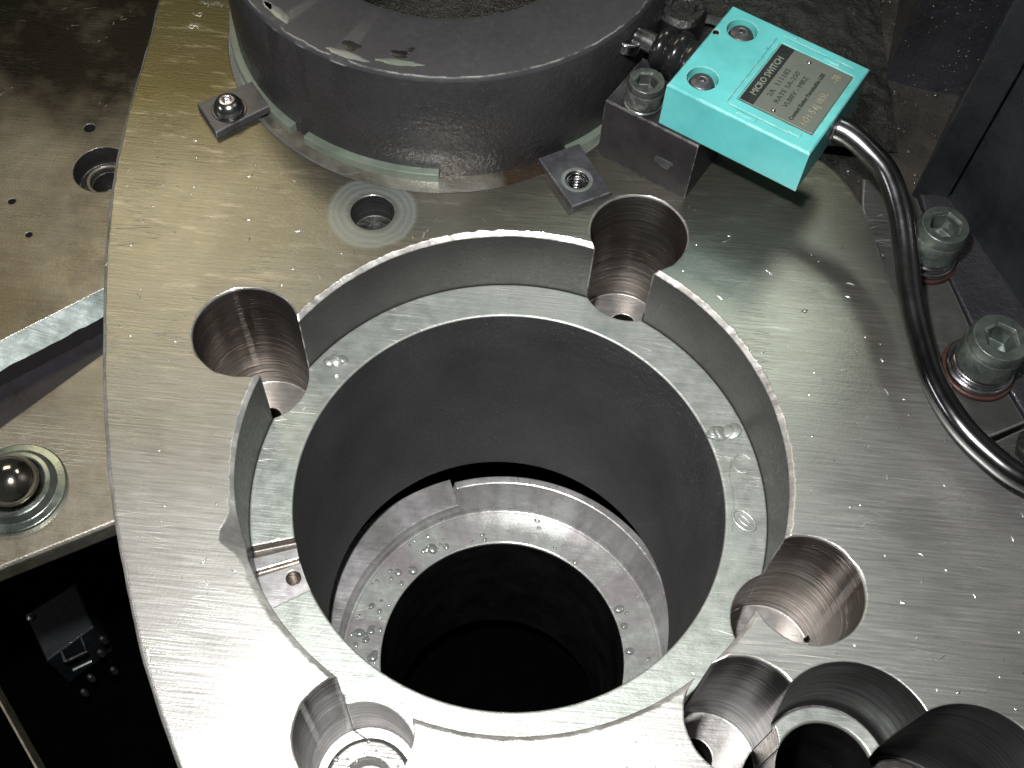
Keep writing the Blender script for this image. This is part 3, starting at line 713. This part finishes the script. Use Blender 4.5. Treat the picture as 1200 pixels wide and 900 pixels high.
hs = thing('machine_housing', 'tall dark painted machine housing with a wet front face, at the top right corner', 'housing', (2.2, 2.6, -.1))
b = MB(); b.prism([(1.851, 2.588), (2.32, 2.523), (2.9, 4.2), (2.25, 4.4)], -.2, 2.4, .02); b.obj('front_box', M['wet_paint'], hs)
b = MB(); b.prism([(1.915, 1.745), (2.075, 1.705), (2.9, 2.6), (2.75, 3.6)], -.2, 2.6, .01); b.obj('dark_rib', M['slate'], hs)
b = MB(); b.prism([(2.085, 1.70), (2.385, 1.022), (2.95, -.1), (4.2, .4), (3.2, 3.0)], -.2, 2.6, .012); b.obj('side_wall', M['slate'], hs)
b = MB(); P = [(2.10 + .06 * math.cos(t), 1.52 + .04 * math.cos(t), .95 + .13 * math.sin(t)) for t in [2 * PI * k / 24 for k in range(25)]]
b.tube(P, .014, 8, False); b.obj('wet_loop', M['wet'], hs)

# specks of coolant on the casting and little chips on the plate (nobody could count them)
b = MB()
for i in range(260):
    x, y = random.uniform(1.3, 2.3), random.uniform(1.65, 3.3); r = random.choice([.004, .006, .009, .014]); drop(b, x, y, -.102, r, r * .7, random.uniform(.7, 1.6), random.uniform(0, 3), 8)
for i in range(150):
    t, h = random.random(), random.uniform(-.1, 1.4); p = Vector((1.86, 2.585, 0)).lerp(Vector((2.31, 2.525, 0)), t)
    r = random.choice([.004, .006, .008]); k = len(b.v)
    rr = [[(p.x + r * f * math.cos(q_), p.y - .001 - r * g, h + r * f * math.sin(q_)) for q_ in [2 * PI * j / 8 for j in range(8)]] for f, g in ((1, 0), (.8, .5), (.1, .7))]
    b.rings(rr, True, False, True)
tag(b.obj('coolant_drops', M['wet_drop'], None, 60), 'tiny glinting coolant drops spattered over the dark casting at top right', 'coolant drops', kind='stuff')
b = MB()
def fleck(x, y, ln_, wd, z=.0005, a=None):
    a = random.uniform(0, PI) if a is None else a; c, s_ = math.cos(a), math.sin(a); rr = []
    for t in (-1, -.5, 0, .5, 1):
        ww = wd * (1 - t * t) + .0008; hh_ = .004 * (1 - t * t) + .0004; cu = .25 * ln_ * t * t
        px, py = x + c * ln_ * t - s_ * cu, y + s_ * ln_ * t + c * cu
        rr.append([(px - s_ * ww, py + c * ww, z), (px, py, z + hh_), (px + s_ * ww, py - c * ww, z)])
    b.rings(rr, False)
k = 0
while k < 115:
    x, y = random.uniform(-2.1, 2.3), random.uniform(-1.4, 2.3)
    if math.hypot(x, y) < 1.26 or math.hypot(x - HC[0], y - HC[1]) < 1.45 or (y > 1.35 and x > -.05) or any(math.hypot(x - c[0], y - c[1]) < r + .04 for c, r in POCK): continue
    if math.hypot(x - 1.403, y + 1.108) < .36 or math.hypot(x - 1.85, y + 1.225) < .36 or math.hypot(x + .8, y - 1.244) < .24: continue
    xl = -2.0 + max(0, (.8 - y)) * .40
    if x < xl or x > 1.62 + max(0, 1.5 - y) * .38: continue
    fleck(x, y, random.uniform(.004, .014) * random.choice([1, 1, 1, 2]), random.uniform(.0015, .004)); k += 1
fleck(1.30, .892, .018, .010, a=.4); fleck(.9, .93, .02, .006, a=2.4); fleck(-1.35, -1.0, .022, .007, a=2.3); fleck(-1.21, -.62, .02, .004, a=1.)
tag(b.obj('metal_chips', M['chip'], None, 60), 'tiny bright metal chips and nicks scattered over the steel plate', 'metal chips', kind='stuff')

# ================================================================== lower plate at left, with chamfer, holes and the ball plunger
lp = thing('lower_plate', 'oil-stained bronze-coloured plate below the left edge of the main plate', 'steel plate', (-2.8, 1.8, -1.1))
ZL = -.9
E0, E1 = (-2.824 - .9, .848 - .795), (-2.382 + .25, 1.239 + .22)       # edge line, extended both ways
edge_r = [(-1.8, 1.75), (-1.75, 2.4), (-1.8, 3.4), (-2.0, 5.0)]
b = MB(); poly = [E0, E1] + edge_r + [(-5.5, 5.2), (-5.5, .1)]
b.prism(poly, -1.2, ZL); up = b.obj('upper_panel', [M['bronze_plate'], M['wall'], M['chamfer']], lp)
cut(up, [cyl((-2.60, 2.10), .175, -1.04, -.8, M['wall'], 64, M['wall']), cyl((-2.60, 2.10), .10, -1.19, -1.0, M['wall'], 40),
         cyl((-2.768, 2.412), .035, -1.0, -.8, M['wall'], 24), cyl((-2.886, 1.572), .020, -1.0, -.8, M['wall'], 20), cyl((-3.055, 1.799), .022, -1.0, -.8, M['wall'], 20)])
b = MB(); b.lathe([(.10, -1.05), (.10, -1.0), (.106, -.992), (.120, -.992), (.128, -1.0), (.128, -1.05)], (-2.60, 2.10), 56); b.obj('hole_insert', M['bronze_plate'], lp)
b = MB(); C0, C1 = (-2.803 - .9, .700 - .795), (-2.364 + .25, 1.100 + .22)
nn = 60; top, mid, lo = [], [], []
for i in range(nn + 1):
    t = i / nn; ax_, ay = E0[0] + (E1[0] - E0[0]) * t, E0[1] + (E1[1] - E0[1]) * t; bx, by = C0[0] + (C1[0] - C0[0]) * t, C0[1] + (C1[1] - C0[1]) * t
    j = .010 * nz(i * .8, 3.3)
    top.append((ax_, ay, ZL - .001)); mid.append((bx, by + j, -.97 + .01 * nz(i * .6, 8))); lo.append((bx, by + j + .01, -1.3))
b.rings([top, mid], False); b.obj('chamfered_edge', M['chamfer'], lp, 60)
b = MB(); b.rings([mid, lo], False); b.obj('edge_wall', M['dark_steel'], lp, 60)
b = MB(); F0, F1 = (-2.667 - .9, .353 - 1.02), (-2.275 + .22, .843 + .22)
low = [(-3.6, -.86), (-2.424, -.414), (-1.948, -.127), (-1.80, -.03), (-1.83, .3), (-1.95, .75), (-2.0, 1.05), F1, (-2.275, .843), (-2.667, .353), F0, (-3.7, -.4)]
low = [(-3.3, -.95), (-2.424, -.414), (-1.948, -.127), (-1.80, -.04), (-1.84, .35), (-1.95, .75), (-2.02, 1.08), (-2.275, .843), (-2.667, .353), (-3.1, -.18), (-3.6, -.7)]
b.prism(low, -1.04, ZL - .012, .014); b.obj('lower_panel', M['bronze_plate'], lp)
b = MB(); b.prism([(-3.7, -.3), (-1.95, .0), (-1.9, 1.5), (-3.6, 1.0)], -1.45, -1.1); b.obj('slot_floor', M['dark_steel'], lp)
bp = thing('ball_plunger', 'steel ball in a round stepped zinc cup at the left edge', 'ball plunger', (-2.467, .007, ZL))
b = MB(); CB = (-2.470, .0)
b.lathe([(.25, ZL - .012), (.25, ZL + .012), (.243, ZL + .022), (.205, ZL + .026), (.190, ZL + .05), (.180, ZL + .062), (.158, ZL + .066), (.150, ZL + .06), (.142, ZL + .02), (.12, ZL)], CB, 96); b.obj('cup', M['cup'], bp)
b = MB(); b.lathe([(.136 * math.sin(PI * i / 22) + .0005, ZL + .075 - .136 * math.cos(PI * i / 22)) for i in range(4, 23)], CB, 64, cap1=True); b.obj('ball', M['ball'], bp, 80)
# ---- things dimly seen in the dark pit at lower left
jb = thing('dark_box', 'dim dark box far down in the black gap at the lower left', 'box', (-3.28, .28, -4.5))
b = MB(); b.prism([(-3.546, .321), (-3.286, -.014), (-3.016, .273), (-3.25, .60)], -4.55, -4.0, .01); b.obj('box_body', M['slate'], jb)
b = MB(); b.lathe([(.03, -4.0), (.03, -3.98), (.01, -3.97)], (-3.50, .30), 20, cap1=True); b.obj('lid_screw', M['cup'], jb)
fr = thing('small_bracket', 'tiny dim metal frame and pin beside the dark box in the black gap', 'bracket', (-3.09, .08, -4.1))
b = MB()
P = rect((-3.13, .10), .16, .13, .6)
b.tube([(x, y, -4.02) for x, y in P] + [(P[0][0], P[0][1], -4.02)], .012, 6); b.obj('frame', M['dark_steel'], fr)
b = MB(); b.tube([(-3.08, -.06, -4.0), (-2.96, .02, -4.0)], .015, 8); b.obj('pin', M['cup'], fr)
for i, (x, y) in enumerate(((-2.94, .20), (-2.93, .10), (-2.95, -.09), (-2.97, -.2), (-2.80, -.02))):
    b = MB(); b.lathe([(.022, -4.1), (.024, -4.03), (.012, -4.0)], (x, y), 14, cap1=True)
    tag(b.obj('pit_screw', M['screw_black']), ['dim screw head topmost in the row below the dark box', 'second dim screw head in the black gap, beside the pin', 'dim screw head just under the pin in the black gap', 'lowest dim screw head in the black gap', 'dim screw head nearest the plate edge in the black gap'][i], 'screw', 'screw heads in the black gap')
b = MB(); b.prism([(-3.527 - .9, -.352 + .99), (-3.163 + .5, -.737 - .53), (-3.163 + .489, -.737 - .541), (-3.527 - .911, -.352 + .979)], -4.3, -4.0); 
tag(b.obj('thin_rail', M['emboss']), 'thin bright rail edge crossing the bottom left corner', 'rail')
